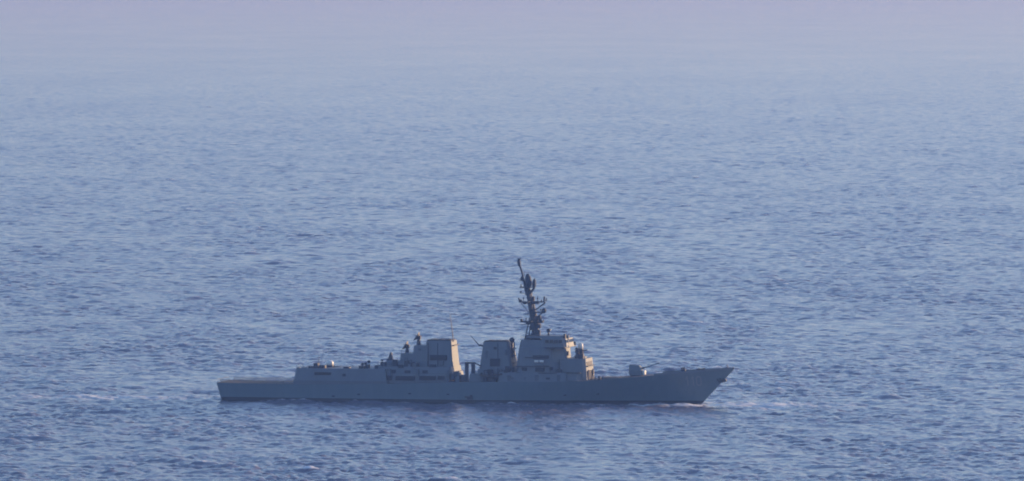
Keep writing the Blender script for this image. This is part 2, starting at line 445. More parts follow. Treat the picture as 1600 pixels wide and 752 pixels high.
# clutter along the hangar roof
bm = new()
def sbox(px0, px1, py0, py1, y, d, bm=bm):
    box(bm, U(px0, y), U(px1, y), y, y + d, Z((px0 + px1) / 2, py1, y), Z((px0 + px1) / 2, py0, y))
for a, b_, c in ((463, 466, 574), (470, 478, 574.5), (481, 487, 572.5), (489, 496, 567.5), (498, 507, 571), (536, 545, 573.5), (560, 568, 572), (585, 590, 571), (571, 575, 570)):
    sbox(a, b_, c, 578, -7.2, 2.2 + random.random())
obj_each('roof_locker', bm, DARK, hangar, bevel=.08)
bm = new(); tube(bm, (U(497, -5), -5, zt), (U(498, -5), -5, Z(498, 553, -5)), .11, .05); tube(bm, (U(499, -5), -5, zt), (U(504, -5), -5, Z(504, 554, -5)), .06, .03)
obj_each('whip_antenna', bm, DARK, ship)
for px_, top in ((571, 569), (576, 566), (566, 570)):
    bm = new(); tube(bm, (U(px_, -6), -6, zt), (U(px_, -6), -6, Z(px_, top, -6)), .12); lathe(bm, (U(px_, -6), -6, Z(px_, top, -6)), [(-.3, .1), (-.1, .45), (.3, .5), (.6, .1)]); obj('satellite_dome', bm, DARK, ship, smooth=True)

def ciws(u, y, z, aim=1.0, parent=ship, sc=1.0):
    e = link(bpy.data.objects.new('close_in_gun', None)); e.parent = parent; e.location = (u, y, z); e.scale = (sc, sc, sc if sc < 1.1 else .85)
    bm = new(); lathe(bm, (0, 0, 0), [(0, 1.15), (.5, 1.15), (.6, .95), (.8, .9)], n=20); obj('pedestal', bm, GREY, e)
    bm = new(); box(bm, -.75, .75, -.85, -.5, .8, 2.3); box(bm, -.75, .75, .5, .85, .8, 2.3); box(bm, -.8, .45, -.5, .5, .8, 2.0); obj('gun_cradle', bm, DARK, e, bevel=.06)
    bm = new(); tube(bm, (.2 * aim, 0, 1.75), (2.1 * aim, 0, 1.95), .2, .14, 10); obj('gun_barrel', bm, DARK, e)
    bm = new(); lathe(bm, (0, 0, 2.0), [(0, .72), (1.3, .74), (1.6, .68), (1.85, .5), (2.0, .22), (2.05, .02)], n=20); obj('radar_dome', bm, WHITE, e, smooth=True)
    return e
ciws(U(514, 0), 0, Z(514, 581, 0), 1, ship, 1.5)

# aft decks rising to the funnel
AFT = link(bpy.data.objects.new('aft_deckhouse', None)); AFT.parent = ship
bm = new(); zb = 5.6; z1 = Z(650, 575.5, -8)
block(bm, zb, (U(600, -8.6), U(700, -8.6), 8.3), z1 - 1.6, (U(601, -8.3), U(700, -8.3), 7.9), cf=.6)
obj('lower_wall', bm, GREY, AFT)
bm = new(); block(bm, z1 - 1.6, (U(585, -7), U(706, -7), 7.3), z1 + .4, (U(588, -6.6), U(705, -6.6), 6.9), cf=.6, ca=.6)
obj('middle_wall', bm, GREY, AFT)
bm = new(); z2 = Z(615, 564.5, -5.5); block(bm, z1 + .4, (U(600, -5.5), U(668, -5.5), 5.6), z2, (U(602, -5.3), U(668, -5.3), 5.3), ca=.5)
z3 = Z(635, 552.5, -5); block(bm, z2, (U(624, -5), U(668, -5), 5.0), z3, (U(625.5, -4.8), U(668, -4.8), 4.8), ca=.4)
z4 = Z(655, 540, -4.2); block(bm, z3, (U(645, -4.5), U(668, -4.5), 4.5), z4, (U(646.5, -4.2), U(668, -4.2), 4.2), ca=.3)
obj_each('director_platform', bm, GREY, AFT)
# dark recesses along the boat deck
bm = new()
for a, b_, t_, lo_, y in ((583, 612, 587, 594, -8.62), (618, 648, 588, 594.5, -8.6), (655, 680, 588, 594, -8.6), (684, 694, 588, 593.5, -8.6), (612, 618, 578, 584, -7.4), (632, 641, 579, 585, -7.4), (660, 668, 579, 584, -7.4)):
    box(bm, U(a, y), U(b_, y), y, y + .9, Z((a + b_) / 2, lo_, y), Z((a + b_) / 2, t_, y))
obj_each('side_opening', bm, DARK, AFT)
def director(px, py, y, base_z, tilt):
    e = link(bpy.data.objects.new('fire_control_director', None)); e.parent = ship
    u, z = U(px, y), Z(px, py, y); e.location = (u, y, z)
    k_ = 1.25 if tilt < 1.5 else 1.0
    bm = new(); tube(bm, (.3, 0, base_z - z), (.25, 0, -.5), .75, .5, 12); tube(bm, (.3, 0, -.6), (.2, 0, 1.0), .4, .32, 10); obj('pedestal', bm, DARK, e)
    bm = new()
    ax = Vector((-math.cos(tilt), -.15, math.sin(tilt))).normalized()
    lathe(bm, Vector((.1, 0, .3)), [(h * k_, r_ * k_) for h, r_ in ((-.35, .3), (-.05, .6), (.3, 1.05), (.5, 1.22), (.56, 1.22), (.4, .9), (.3, .1))], ax, 20); obj('dish', bm, DARK, e, smooth=False)
    bm = new(); c = Vector((.1, 0, .3)); tube(bm, c + ax * .2, c + ax * 1.3, .07, .09, 6); box(bm, .2, .9, -.5, .5, -.3, .8); obj('feed_horn', bm, DARK, e)
director(652.5, 528.5, 0, Z(652, 540, 0) - .6, R(35))
director(634.5, 542.5, 0, Z(634, 553, 0) - .6, R(35))
# pyramid topped sensor aft
e = link(bpy.data.objects.new('aft_sensor_tower', None)); e.parent = ship
bm = new(); zz = Z(607, 577, -2); block(bm, zz, (U(597, -2), U(612, -2), 1.4), Z(607, 562, -2), (U(603, -2), U(611, -2), .8)); obj('pedestal', bm, DARK, e)
bm = new(); block(bm, Z(607, 562, -2), (U(604, -2), U(611, -2), .8), Z(607, 551, -2), (U(607, -2), U(609.5, -2), .25)); obj('tower_top', bm, DARK, e)

def funnel(name, bpx, tpx, yb, yt, wb, wt, cfb, cft, zb):
    e = link(bpy.data.objects.new(name, None)); e.parent = ship
    zt_ = Z((tpx[0] + tpx[1]) / 2, yt, -wt)
    b0, b1 = U(bpx[0], -wb), U(bpx[1], -wb) + cfb; t0, t1 = U(tpx[0], -wt), U(tpx[1], -wt) + cft
    bm = new(); loft(bm, [oct_ring(b0, b1, wb, cfb, .3, zb), oct_ring(t0, t1, wt, cft, .3, zt_)]); obj('casing', bm, GREY, e, bevel=.12)
    bm = new(); block(bm, zt_ - .02, (t0 + .15, t1 - .15, wt - .15), zt_ + .3, (t0 + .35, t1 - .35, wt - .3), cf=.3, ca=.3); obj('rim', bm, BLACK, e)
    for k in range(6):
        uu = t0 + 1.6 + (k // 2) * (t1 - t0 - 3.2) / 2
        for y in ((-1.2, 1.2)[k % 2],): bm = new(); lathe(bm, (uu, y, zt_ + .25), [(0, .65), (.12, .6), (.16, .5), (.16, .45)], n=14); obj('exhaust_pipe', bm, BLACK, e)
    return e, b0, b1, t0, t1, zt_
FA, b0, b1, t0, t1, zfa = funnel('aft_funnel', (663, 707), (665.5, 703.5), 590, 532.5, 5.4, 4.0, .35, .3, 6.6)
bm = new()
for k in range(5):
    f = k; box(bm, U(672, -5) , U(698, -5), -5.05, -4.4, Z(685, 562.5, -5) + f * .3, Z(685, 562.5, -5) + f * .3 + .2)
box(bm, U(672, -5), U(698, -5), -4.85, -4.3, Z(685, 563, -5) - .05, Z(685, 563, -5) + 1.5)
obj('intake_louvre', bm, DARK, FA)
bm = new(); block(bm, Z(710, 540.5, -3), (t1 - .3, t1 + .85, 3.6), Z(710, 540.5, -3) + .22, (t1 - .3, t1 + .85, 3.6)); obj('platform', bm, DARK, FA)
bm = new(); block(bm, 6.5, (b1 - .4, b1 + 1.5, 3.4), 9.0, (b1 - .4, b1 + 1.0, 3.2), cf=.3); box(bm, b1 + 1.5, b1 + 3.0, -2.8, -.8, 6.3, 8.0)
tube(bm, (b1 + 1.2, -4.4, 6.3), (b1 + 1.2, -4.4, 8.8), .45, n=12); obj_each('deck_vent', bm, GREY, AFT, bevel=.08)
FF, b0, b1, t0, t1, zff = funnel('forward_funnel', (747.5, 798), (755, 791), 590, 534.5, 5.6, 3.9, .6, .5, 8.0)
bm = new(); tube(bm, (t0 + .3, -3.2, zff - 1.6), (t0 - 1.1, -3.4, zff - .9), .3, .25, 6); box(bm, t0 - 1.4, t0 - .3, -3.8, -2.4, zff - 1.3, zff - .9); obj('antenna_bracket', bm, DARK, FF)
bm = new(); box(bm, U(772, -4), U(776, -4), -4.55, -3.6, zff - 2.2, zff - 1.5); box(bm, U(766, -5), U(781, -5), -5.3, -4, zff - 7.2, zff - 4.9); obj_each('intake_louvre', bm, DARK, FF)
bm = new(); lathe(bm, (t1 + .75, -1.5, zff - .3), [(0, .3), (.5, .75), (1.1, .8), (1.5, .45), (1.6, .05)], n=14); tube(bm, (t1 + .75, -1.5, zff - 7), (t1 + .75, -1.5, zff - .2), .28); obj('sensor_dome', bm, DARK, FF, smooth=True)
bm = new()
tube(bm, (t1 + .75, 1.5, zff - 7.5), (t1 + .75, 1.5, zff - .2), .3, .2); 
for k in range(3): box(bm, t1 - .2, t1 + 1.4, -2.2, 2.2, zff - 6.4 + k * 2.1, zff - 6.2 + k * 2.1)
obj('front_ladder_platforms', bm, DARK, FF)
# whips
bm = new(); tube(bm, (U(708.5, -2), -2, Z(708, 534, -2)), (U(703, -2), -2, Z(703, 490, -2)), .17, .08); obj('whip_antenna', bm, DARK, ship)
bm = new(); tube(bm, (U(749.5, -3.4), -3.4, Z(749, 541, -3.4)), (U(735, -3.4), -3.4, Z(735, 524, -3.4)), .16, .08); obj('whip_antenna', bm, DARK, ship)

# midships: strike-down crane posts between the funnels
e = link(bpy.data.objects.new('boat_davit', None)); e.parent = ship
for px_ in (729.5, 739.5):
    bm = new(); u = U(px_, -6); box(bm, u - .5, u + .5, -6.5, -5.5, 6.1, Z(px_, 568, -6)); obj('post', bm, DARK, e, bevel=.08)
bm = new(); box(bm, U(727, -6), U(742.5, -6), -6.7, -5.3, Z(735, 568.5, -6), Z(735, 566, -6)); obj('crossbeam', bm, DARK, e, bevel=.06)
bm = new(); tube(bm, (U(742, -6), -6, Z(742, 567, -6)), (U(752, -6), -6, Z(752, 573, -6)), .2); obj('jib', bm, DARK, e)
MD = link(bpy.data.objects.new('midship_deckhouse', None)); MD.parent = ship
bm = new(); block(bm, 6.0, (U(732, -7), U(752, -7), 7.2), Z(742, 584, -7), (U(734, -7), U(752, -7), 6.8), ca=.5); obj('aft_wall', bm, GREY, MD)
# 01 level forward of midships, light plain side
bm = new(); zk = Z(830, 582.5, -8.6)
block(bm, 6.3, (U(778, -9.1), U(884, -9.1), 9.1), zk, (U(779.5, -8.4), U(884, -8.4), 8.35), cf=.3, ca=.3); obj('side_wall', bm, GREY, MD)
bm = new(); block(bm, 6.4, (U(745, -7), U(782, -7), 6.9), Z(765, 577, -6), (U(746, -7), U(782, -7), 6.4)); obj('inner_wall', bm, GREY, MD)
# rigid boat in its cradle
def rhib(u, y, z, label):
    b_ = link(bpy.data.objects.new('inflatable_boat', None)); b_.parent = None
    b_['label'] = label; b_['category'] = 'boat'
    b_.matrix_world = ship.matrix_basis @ Matrix.Translation((u, y, z))
    bm = new(); rings = []
    for x, hw, hz, dz in ((-3.2, .95, .35, 0), (-1.5, 1.05, .4, 0), (0.5, 1.0, .42, .02), (2.0, .75, .4, .12), (3.0, .3, .3, .35), (3.4, .05, .1, .5)):
        rings.append([(x, -hw * .9, .6 + dz), (x, -hw * .5, .2 + dz), (x, 0, .0 + dz), (x, hw * .5, .2 + dz), (x, hw * .9, .6 + dz)])
    loft(bm, rings); obj('hull', bm, GREY, b_)
    bm = new()
    path = [(-3.4, -1.05), (-1, -1.15), (1, -1.05), (2.4, -.7), (3.3, -.15), (3.3, .15), (2.4, .7), (1, 1.05), (-1, 1.15), (-3.4, 1.05)]
    for p, q in zip(path, path[1:]):
        hz0 = .75 + max(0, p[0]) * .1; hz1 = .75 + max(0, q[0]) * .1
        tube(bm, (*p, hz0), (*q, hz1), .26, .26, 10)
    obj('tube', bm, RUBBER, b_, smooth=True)
    bm = new(); box(bm, -1.0, -.1, -.4, .4, .6, 1.6); box(bm, -.1, .1, -.35, .35, 1.0, 1.9); obj('console', bm, DARK, b_, bevel=.05)
    bm = new(); box(bm, -3.3, -2.8, -.3, .3, .5, 1.5); obj('outboard', bm, BLACK, b_, bevel=.1)
    return b_
zb_ = Z(765, 590.5, -8.3)
rhib(U(768, -8.2), -8.2, zb_, 'small dark inflatable boat cradled below the front funnel of the warship')
bm = new()
for px_ in (761, 774): 
    u = U(px_, -8.2); box(bm, u - .2, u + .2, -9.0, -7.2, zdeck(u) - .1, zb_ + .1)
tube(bm, (U(757, -8), -8.4, 6.2), (U(757, -8), -8.4, zb_ + 2.2), .2); tube(bm, (U(757, -8), -8.4, zb_ + 2.2), (U(772, -8), -8.6, zb_ + 2.0), .14)
obj_each('boat_cradle', bm, DARK, ship)

# ---- forward deckhouse (octagonal, radar faces on the chamfers)
FD = link(bpy.data.objects.new('forward_deckhouse', None)); FD.parent = ship
wbt, wtt = 8.2, 7.0
zbot = zk - .1; ztop = Z(850, 543.5, -7.2)
ub0 = U(806.5, -6); ut0 = U(811, -6); 
# near vertical edge of front face sits at px 884 -> chamfer start at px ~856
ub1 = U(886, -(wbt - 4.4)); ut1 = U(884, -(wtt - 3.9))
bm = new(); loft(bm, [oct_ring(ub0, ub1, wbt, 4.4, 1.3, zbot), oct_ring(ut0, ut1, wtt, 3.9, 1.2, ztop)])
obj('wall', bm, GREY, FD, bevel=.05)
RB = oct_ring(ub0, ub1, wbt, 4.4, 1.3, zbot); RT = oct_ring(ut0, ut1, wtt, 3.9, 1.2, ztop)
def facet_panel(i0, i1, f0, f1, g0, g1, name, mat, off=.1, octagon=True):
    A, B, C_, D_ = Vector(RB[i0]), Vector(RB[i1]), Vector(RT[i1]), Vector(RT[i0])
    n = (B - A).cross(D_ - A).normalized()
    if n.dot(Vector(((A + B) / 2).to_tuple()) - Vector(((ub0 + ub1) / 2, 0, zbot))) < 0: n = -n
    P = lambda f, g: (A.lerp(B, f)).lerp(D_.lerp(C_, f), g)
    if octagon: pts = [(f0, .3), (f0 + .2 * (f1 - f0), 0), (f1 - .2 * (f1 - f0), 0), (f1, .3), (f1, .7), (f1 - .2 * (f1 - f0), 1), (f0 + .2 * (f1 - f0), 1), (f0, .7)]
    else: pts = [(f0, 0), (f1, 0), (f1, 1), (f0, 1)]
    q = [P(f, g0 + (g1 - g0) * g) for f, g in pts]
    bm = new(); loft(bm, [[p - n * .05 for p in q], [p + n * off for p in q]]); return obj(name, bm, mat, FD)
for i0, i1 in ((2, 3), (4, 5)):
    facet_panel(i0, i1, .14, .86, .42, .94, 'radar_face', PANEL)
# decks / walkways round the deckhouse
bm = new()
for (pa, pb, pyy, yy, th) in ((806, 832, 572.5, -8.6, .18), (834, 858, 572, -8.8, .2), (840, 870, 583, -8.6, .2), (820, 850, 558.5, -8.1, .2)):
    box(bm, U(pa, yy), U(pb, yy), yy, yy + 2.2, Z((pa + pb) / 2, pyy, yy) - th, Z((pa + pb) / 2, pyy, yy))
obj_each('side_platform', bm, DARK, FD)
bm = new()
for (a, b_, t_, lo_, y) in ((832, 857, 556, 561, -8.0), (815, 823, 575, 580, -8.3), (836, 850, 575, 581, -8.5), (858, 863, 574, 579, -8.3), (870, 876, 578, 583, -7.9)):
    box(bm, U(a, y), U(b_, y), y, y + 1.6, Z((a + b_) / 2, lo_, y), Z((a + b_) / 2, t_, y))
obj_each('equipment_locker', bm, DARK, FD, bevel=.1)
for px_, py_ in ((838, 565), (846, 565), (839, 571), (846, 571)):
    for side in (-1, 1):
        bm = new(); y = -8.5; u = U(px_, y); z = Z(px_, py_, y)
        tube(bm, (u - .6, side * -y, z), (u + .6, side * -y, z), .33, n=12); tube(bm, (u, side * -y, z), (u, side * -y - side * 1.2, z - .5), .08, n=5)
        o = obj('life_raft_canister', bm, WHITE if py_ < 570 else GREY, ship, smooth=False)

# pilothouse and wings
PH = link(bpy.data.objects.new('pilothouse', None)); PH.parent = ship
zp0, zp1 = ztop, Z(862, 529.5, -6)
bm = new(); block(bm, zp0, (U(845, -6), U(884.5, -6) + .1, 6.4), zp1, (U(846, -6), U(882.5, -6), 6.0), cf=1.0, ca=.8); obj('wall', bm, GREY, PH, bevel=.05)
bm = new(); block(bm, zp0 - .15, (U(850, -8.4), U(882, -8.4), 8.8), zp0 + .15, (U(850, -8.4), U(882, -8.4), 8.8), cf=.4, ca=.4)
obj('bridge_wing', bm, DARK, PH)
bm = new()
for side in (-1, 1): box(bm, U(852, -8.4), U(881, -8.4), side * 8.75 - .06, side * 8.75 + .06, zp0 + .15, zp0 + 1.2)
obj_each('wing_bulwark', bm, GREY, PH)
# bridge windows: a band of separate panes at the front and sides
uF = U(883.8, -6); zw0, zw1 = zp0 + 1.35, zp0 + 2.2
for k in range(9):
    y = -4.8 + k * 1.2; bm = new(); box(bm, uF - .35, uF + .07, y - .48, y + .48, zw0, zw1); obj('window', bm, GLASS, PH)
for k in range(4):
    for side in (-1, 1):
        u = U(848, -6) + 1.3 + k * 1.35; bm = new(); box(bm, u - .5, u + .5, side * 6.3 - .12, side * 6.3 + .08, zw0, zw1); obj('window', bm, GLASS, PH)
bm = new()
block(bm, zp1, (U(822, -4.5), U(880, -4.5), 4.6), zp1 + .7, (U(823, -4.5), U(879, -4.5), 4.4), cf=.6)
obj('roof_deck', bm, GREY, PH)
bm = new(); block(bm, ztop, (U(811, -5.5), U(847, -5.5), 5.6), Z(830, 531.5, -5.2), (U(813.5, -5.2), U(847, -5.2), 5.2), ca=.5); obj('mast_house', bm, GREY, FD)
bm = new()
zr = zp1 + .7
for a, b_, t_, y in ((846, 856, 525.5, -3), (866, 872, 526.5, -3.5), (880, 883, 522.5, -4.2), (872, 879, 527, 1)):
    box(bm, U(a, y), U(b_, y), y, y + 1.5, zr - .8, Z((a + b_) / 2, t_, y))
obj_each('roof_locker', bm, DARK, PH, bevel=.08)
bm = new(); y = -1.5; tube(bm, (U(857, y), y, zr - .1), (U(857, y), y, Z(857, 518, y)), .28, .22); lathe(bm, (U(857, y), y, Z(857, 516.5, y)), [(-.55, .2), (-.4, .5), (0, .68), (.4, .5), (.6, .1)], n=14); obj('optical_sight', bm, DARK, ship, smooth=True)
bm = new(); y = -2; tube(bm, (U(886.5, y), y, zp0 - .1), (U(886.5, y), y, Z(886, 524, y)), .5, .45, 10); box(bm, U(884, y), U(888.5, y), y - .5, y + .8, Z(886, 535, y), Z(886, 531, y)); obj('searchlight_mount', bm, GREY, PH)
bm = new(); uu = U(884.5, -1.5); box(bm, uu + .1, uu + .75, -2.3, -.7, Z(889, 556, -1.5), Z(889, 549, -1.5)); obj('face_dark_spot', bm, DARK, FD, bevel=.08)  # dark box added to draw the dark spot on the front face
# forward lower house stepping down to the foredeck
FL = link(bpy.data.objects.new('forecastle_deckhouse', None)); FL.parent = ship
bm = new(); zs = Z(898, 561, -5.5); block(bm, 6.6, (U(875, -6.2), U(912, -6.2) + .8, 6.4), zs, (U(875, -5.8), U(910, -5.8) + .7, 5.9), cf=.9); obj('upper_wall', bm, GREY, FL, bevel=.05)
bm = new(); block(bm, 6.8, (U(860, -7.8), U(905, -7.8) + .5, 8.0), Z(890, 583.5, -7.6), (U(860, -7.6), U(904, -7.6) + .5, 7.6), cf=1.2); obj('lower_wall', bm, GREY, FL, bevel=.05)
bm = new()
y = -3.2
for k in range(4): box(bm, U(914.5, -4.5), U(914.5, -4.5) + 1.0, -4.4 + k * 2.3, -3.2 + k * 2.3, 7.0, 9.6)
tube(bm, (U(924, -2), -2, 7.0), (U(926, -2), -2, 10.2), .18); tube(bm, (U(919, -3), -3, 7.0), (U(919, -3), -3, 9.8), .3)
obj_each('deck_fitting', bm, DARK, FL, bevel=.08)
bm = new(); box(bm, U(868, -8), U(906, -8), -8.05, -5.8, Z(885, 583.5, -7.8) , Z(885, 583.5, -7.8) + .14); obj('walkway', bm, DARK, FL)
bm = new(); uu = U(913, -5); box(bm, uu - .3, uu + 1.1, -5.0, 4.6, Z(916, 573.5, -4), Z(916, 572, -4)); box(bm, uu - .2, uu + .5, -4.2, 3.8, Z(916, 574, -4), Z(916, 566, -4)); obj('front_shade_box', bm, DARK, FL, bevel=.05)  # dark slab and box added to stand in for shade across the house front
# forward close-in gun and director on the step
bm = new(); uq = U(907, 0); block(bm, zs - .1, (uq - 1.6, uq + 1.6, 1.8), zs + .5, (uq - 1.6, uq + 1.6, 1.8), cf=.3, ca=.3); obj('gun_plinth', bm, GREY, ship)
ciws(uq, 0, zs + .45, 1)
bm = new(); y = -4.2; u = U(907.5, y); box(bm, u - .8, u + .8, y - .6, y + .8, zs - .1, Z(907, 553.5, y)); obj('decoy_launcher', bm, DARK, ship, bevel=.12)
director(900, 551.5, -1.5, zs - .1, R(150))

# ---- doors, vents, pipes and rails on the deckhouse sides
DOORM = material('door_paint', (0.085, 0.115, 0.15), 0.5)
def on_wall(px, pyb, y, w_, h_, name, parent, mat, proud=.06):
    u, z = U(px, y), Z(px, pyb, y); bm = new(); box(bm, u - w_ / 2, u + w_ / 2, y - proud, y + .5, z, z + h_); return obj(name, bm, mat, parent, bevel=.05)
for px_, py_, y in ((608, 587, -8.45), (652, 587.5, -8.25), (700, 588, -8.1), (795, 596, -8.95), (872, 596, -8.95), (838, 596, -8.95)):
    on_wall(px_, py_, y, .9, 1.9, 'door', AFT if px_ < 720 else MD, DOORM)
for px_, py_, y, w_, h_ in ((626, 575, -7.1, 1.6, .9), (648, 574, -7.1, 1.0, 1.2), (676, 574, -7.1, 2.0, .8), (690, 571, -5.2, 1.0, 1.4), (800, 593, -8.9, .8, .6), (820, 594, -8.9, .5, .8), (856, 593, -8.9, 1.2, .5), (616, 571, -5.6, 1.2, .8), (634, 562, -5.1, .9, .7), (655, 560, -4.7, 1.6, 1.0), (655, 548, -4.4, .8, .7), (790, 555, -4.9, .6, 1.6), (760, 560, -4.9, .5, 2.2)):
    on_wall(px_, py_, y, w_, h_, 'wall_vent', AFT if px_ < 720 else (FF if py_ < 570 else MD), DARK if w_ > 1 else DOORM, .14)
for px_, y in ((669, -5.2), (684, -5.0), (778, -5.0)):
    bm = new(); tube(bm, (U(px_, y - .2), y - .2, Z(px_, 578, y)), (U(px_, y + 1.1), y + 1.1 - .15, Z(px_, 536, y + 1.1)), .1, n=6); obj('pipe', bm, DARK, FA if px_ < 720 else FF)
random.seed(21)
for k in range(26):
    px_ = random.choice([random.uniform(588, 664), random.uniform(588, 664), random.uniform(708, 752), random.uniform(752, 806)])
    y = random.uniform(-7.0, -4.5) if px_ < 700 else random.uniform(-8.0, -6.4)
    u = U(px_, y); base = (z1 + .4 if px_ < 700 else (6.0 if px_ < 735 else zk - .2)) if not (745 < px_ < 780) else zk - .2
    if px_ < 700: y = random.uniform(-6.6, -5.7); u = U(px_, y)
    hh = random.uniform(.7, 2.0); w_ = random.uniform(.25, .9); bm = new()
    if k % 3: box(bm, u - w_, u + w_, y - .4, y + .5, base - .1, base + hh)
    else: tube(bm, (u, y, base - .1), (u, y, base + hh), .16, .16, 8); lathe(bm, (u, y, base + hh), [(-.1, .2), (0, .42), (.25, .42), (.35, .2)], n=10)
    obj('deck_box' if k % 3 else 'mushroom_vent', bm, DARK if k % 2 else GREY, ship, bevel=.05)
for pts in ([(U(590, -6.7), -6.7, z1 + .4), (U(664, -6.7), -6.7, z1 + .4)], [(U(780, -8.3), -8.3, zk), (U(806, -8.3), -8.3, zk)],
            [(U(463, -8.4), -8.4, zt), (U(600, -8.4), -8.4, zt)], [(U(814, -5.1), -5.1, Z(830, 531.5, -5.2)), (U(845, -5.1), -5.1, Z(830, 531.5, -5.2))],
            [(U(886, -5.7), -5.7, zs), (U(909, -5.7), -5.7, zs)], [(U(604, -5.2), -5.2, z2), (U(622, -5.2), -5.2, z2)], [(U(627, -4.7), -4.7, z3), (U(643, -4.7), -4.7, z3)]):
    lifeline(pts, 'guard_rail', 1.05, 1.9, .05)
# ---- bow gun
g = link(bpy.data.objects.new('gun_turret', None)); g.parent = ship
ug = U(994, 0); zg = zdeck(ug); g.location = (ug, 0, zg)
bm = new(); lathe(bm, (0, 0, -.1), [(0, 1.9), (.35, 1.9), (.42, 1.7)], n=24); obj('turret_ring', bm, DARK, g)
bm = new(); zz = 3.45
loft(bm, [[(-2.0, -1.35, .3), (1.9, -1.35, .3), (2.35, -.7, .3), (2.35, .7, .3), (1.9, 1.35, .3), (-2.0, 1.35, .3)],
          [(-2.1, -1.4, 1.6), (1.75, -1.4, 1.6), (2.1, -.7, 1.6), (2.1, .7, 1.6), (1.75, 1.4, 1.6), (-2.1, 1.4, 1.6)],
          [(-2.0, -1.0, zz), (.75, -1.0, zz - .25), (1.0, -.6, zz - .25), (1.0, .6, zz - .25), (.75, 1.0, zz - .25), (-2.0, 1.0, zz)]])
obj('gun_shield', bm, GREY, g, bevel=.12)
bm = new(); tube(bm, (1.2, 0, 2.1), (2.5, 0, 2.5), .32, .26, 12); tube(bm, (2.4, 0, 2.47), (6.7, 0, 3.85), .15, .11, 12); tube(bm, (6.4, 0, 3.75), (6.9, 0, 3.91), .15, .15, 12); obj('gun_barrel', bm, DARK, g)
bm = new(); box(bm, 2.0, 2.75, -1.1, .9, .35, 1.7); obj('blast_bag', bm, WHITE, g, bevel=.2)
# foredeck fittings
bm = new(); u0_, u1_ = U(940, 0), U(968, 0); block(bm, zdeck(u0_) - .1, (u0_, u1_, 3.6), zdeck(u0_) + .55, (u0_, u1_, 3.6), cf=.2, ca=.2)
for k in range(7):
    for q in range(4): box(bm, u0_ + .3 + k * .75, u0_ + .9 + k * .75, -3.1 + q * 1.6, -1.8 + q * 1.6, zdeck(u0_) + .5, zdeck(u0_) + .62)
obj_each('missile_hatch', bm, DECKM, ship)
for px_, hgt in ((1066, 1.3), (1090, .7), (1097, .7)):
    u = U(px_, 0); zz = zdeck(u)
    for y in (-1.4, 1.4): bm = new(); lathe(bm, (u, y, zz - .05), [(0, .55), (.3, .5), (.5, .3), (hgt, .35), (hgt + .1, .5), (hgt + .25, .2)], n=12); obj('bollard' if px_ > 1080 else 'capstan', bm, DARK, ship)
bm = new(); u = U(1066.5, -4); box(bm, u - .6, u + .7, -4.9, -3.6, zdeck(u) - .1, zdeck(u) + 1.1); obj('deck_locker', bm, DARK, ship, bevel=.1)
bm = new(); u = U(1134.5, 0); tube(bm, (u, 0, zdeck(u)), (u, 0, zdeck(u) + 1.5), .16); box(bm, u - .35, u + .35, -.35, .35, zdeck(u) - .1, zdeck(u) + .7); obj('jackstaff', bm, DARK, ship)
bm = new(); u = U(933, -7); 
for px_ in (929, 935, 941): tube(bm, (U(px_, -7), -7, zdeck(U(px_, -7))), (U(px_, -7), -7, zdeck(U(px_, -7)) + 1.1), .15)
box(bm, U(934, -6), U(938, -6), -6.3, -5.6, 6.9, 8.1); obj_each('deck_post', bm, DARK, ship)

# ---- mast
DARK = material('mast_paint', (0.03, 0.048, 0.075), 0.7)
M_ = link(bpy.data.objects.new('mast', None)); M_.parent = ship
def MP(px, py, y=0.0): return Vector((U(px, y), y, Z(px, py, y)))
bm = new(); tube(bm, MP(838.5, 536), MP(835.5, 504), 1.15, 1.1, 14); tube(bm, MP(835.5, 505), MP(829, 470), 1.15, 1.0, 14); tube(bm, MP(829, 471), MP(824, 446), .95, .6, 14)
obj('mast_pole', bm, DARK, M_, smooth=False)
bm = new(); tube(bm, MP(823, 462), MP(815.5, 425), .32, .28, 10); tube(bm, MP(815.5, 425), MP(812, 415), .28, .3, 10); lathe(bm, MP(811.5, 416), [(0, .3), (.2, .48), (1.3, .5), (1.7, .42), (2.4, .14)], (-.12, 0, 1), 14)
tube(bm, MP(812, 406), MP(813.5, 402.5), .2, .1, 6); obj('topmast', bm, DARK, M_)
for py_ in ((817.5, 541), (826, 530)):
    for side in (-1, 1):
        bm = new(); tube(bm, MP(py_[0], py_[1], side * 2.6 if py_[0] < 820 else side * 1.0), MP(830 if py_[0] > 820 else 827.5, 497, side * .5), .2, .16, 8); obj('mast_leg', bm, DARK, M_)
for (px_, py_, y, w_, h_) in ((833, 496, -1.2, 1.5, 1.6), (838, 500, .8, 1.3, 2.4), (829, 480, -1.1, 1.1, 1.8), (832, 485, 1.2, 1.4, 1.2), (826, 464, -.9, 1.0, 1.5), (829, 458, .6, .9, 1.8), (842, 510, -1.0, 1.2, 1.2), (831, 512, -.8, 1.0, 1.6), (823, 452, .5, .9, 1.2), (843, 497, 0, .8, 1.4), (824, 505, -1.6, .9, .7), (841, 520, -1.2, 1.2, 1.6), (834, 524, -1.3, 1.6, 1.4), (830, 503, 1.2, 1.6, 1.0), (845, 503, -1.4, 1.4, .8), (820, 473, 1.0, 1.0, .9), (838, 473, -.8, 1.6, .9), (833, 467, .2, .8, 1.4)):
    bm = new(); b = MP(px_, py_, y); box(bm, b.x - w_ / 2, b.x + w_ / 2, y - .45, y + .45, b.z - h_ / 2, b.z + h_ / 2); tube(bm, (b.x, y, b.z), (MP(834 - (520 - py_) * .18, py_).x, 0, b.z - .3), .14, n=6); obj('antenna_unit', bm, DARK, M_, bevel=.1)
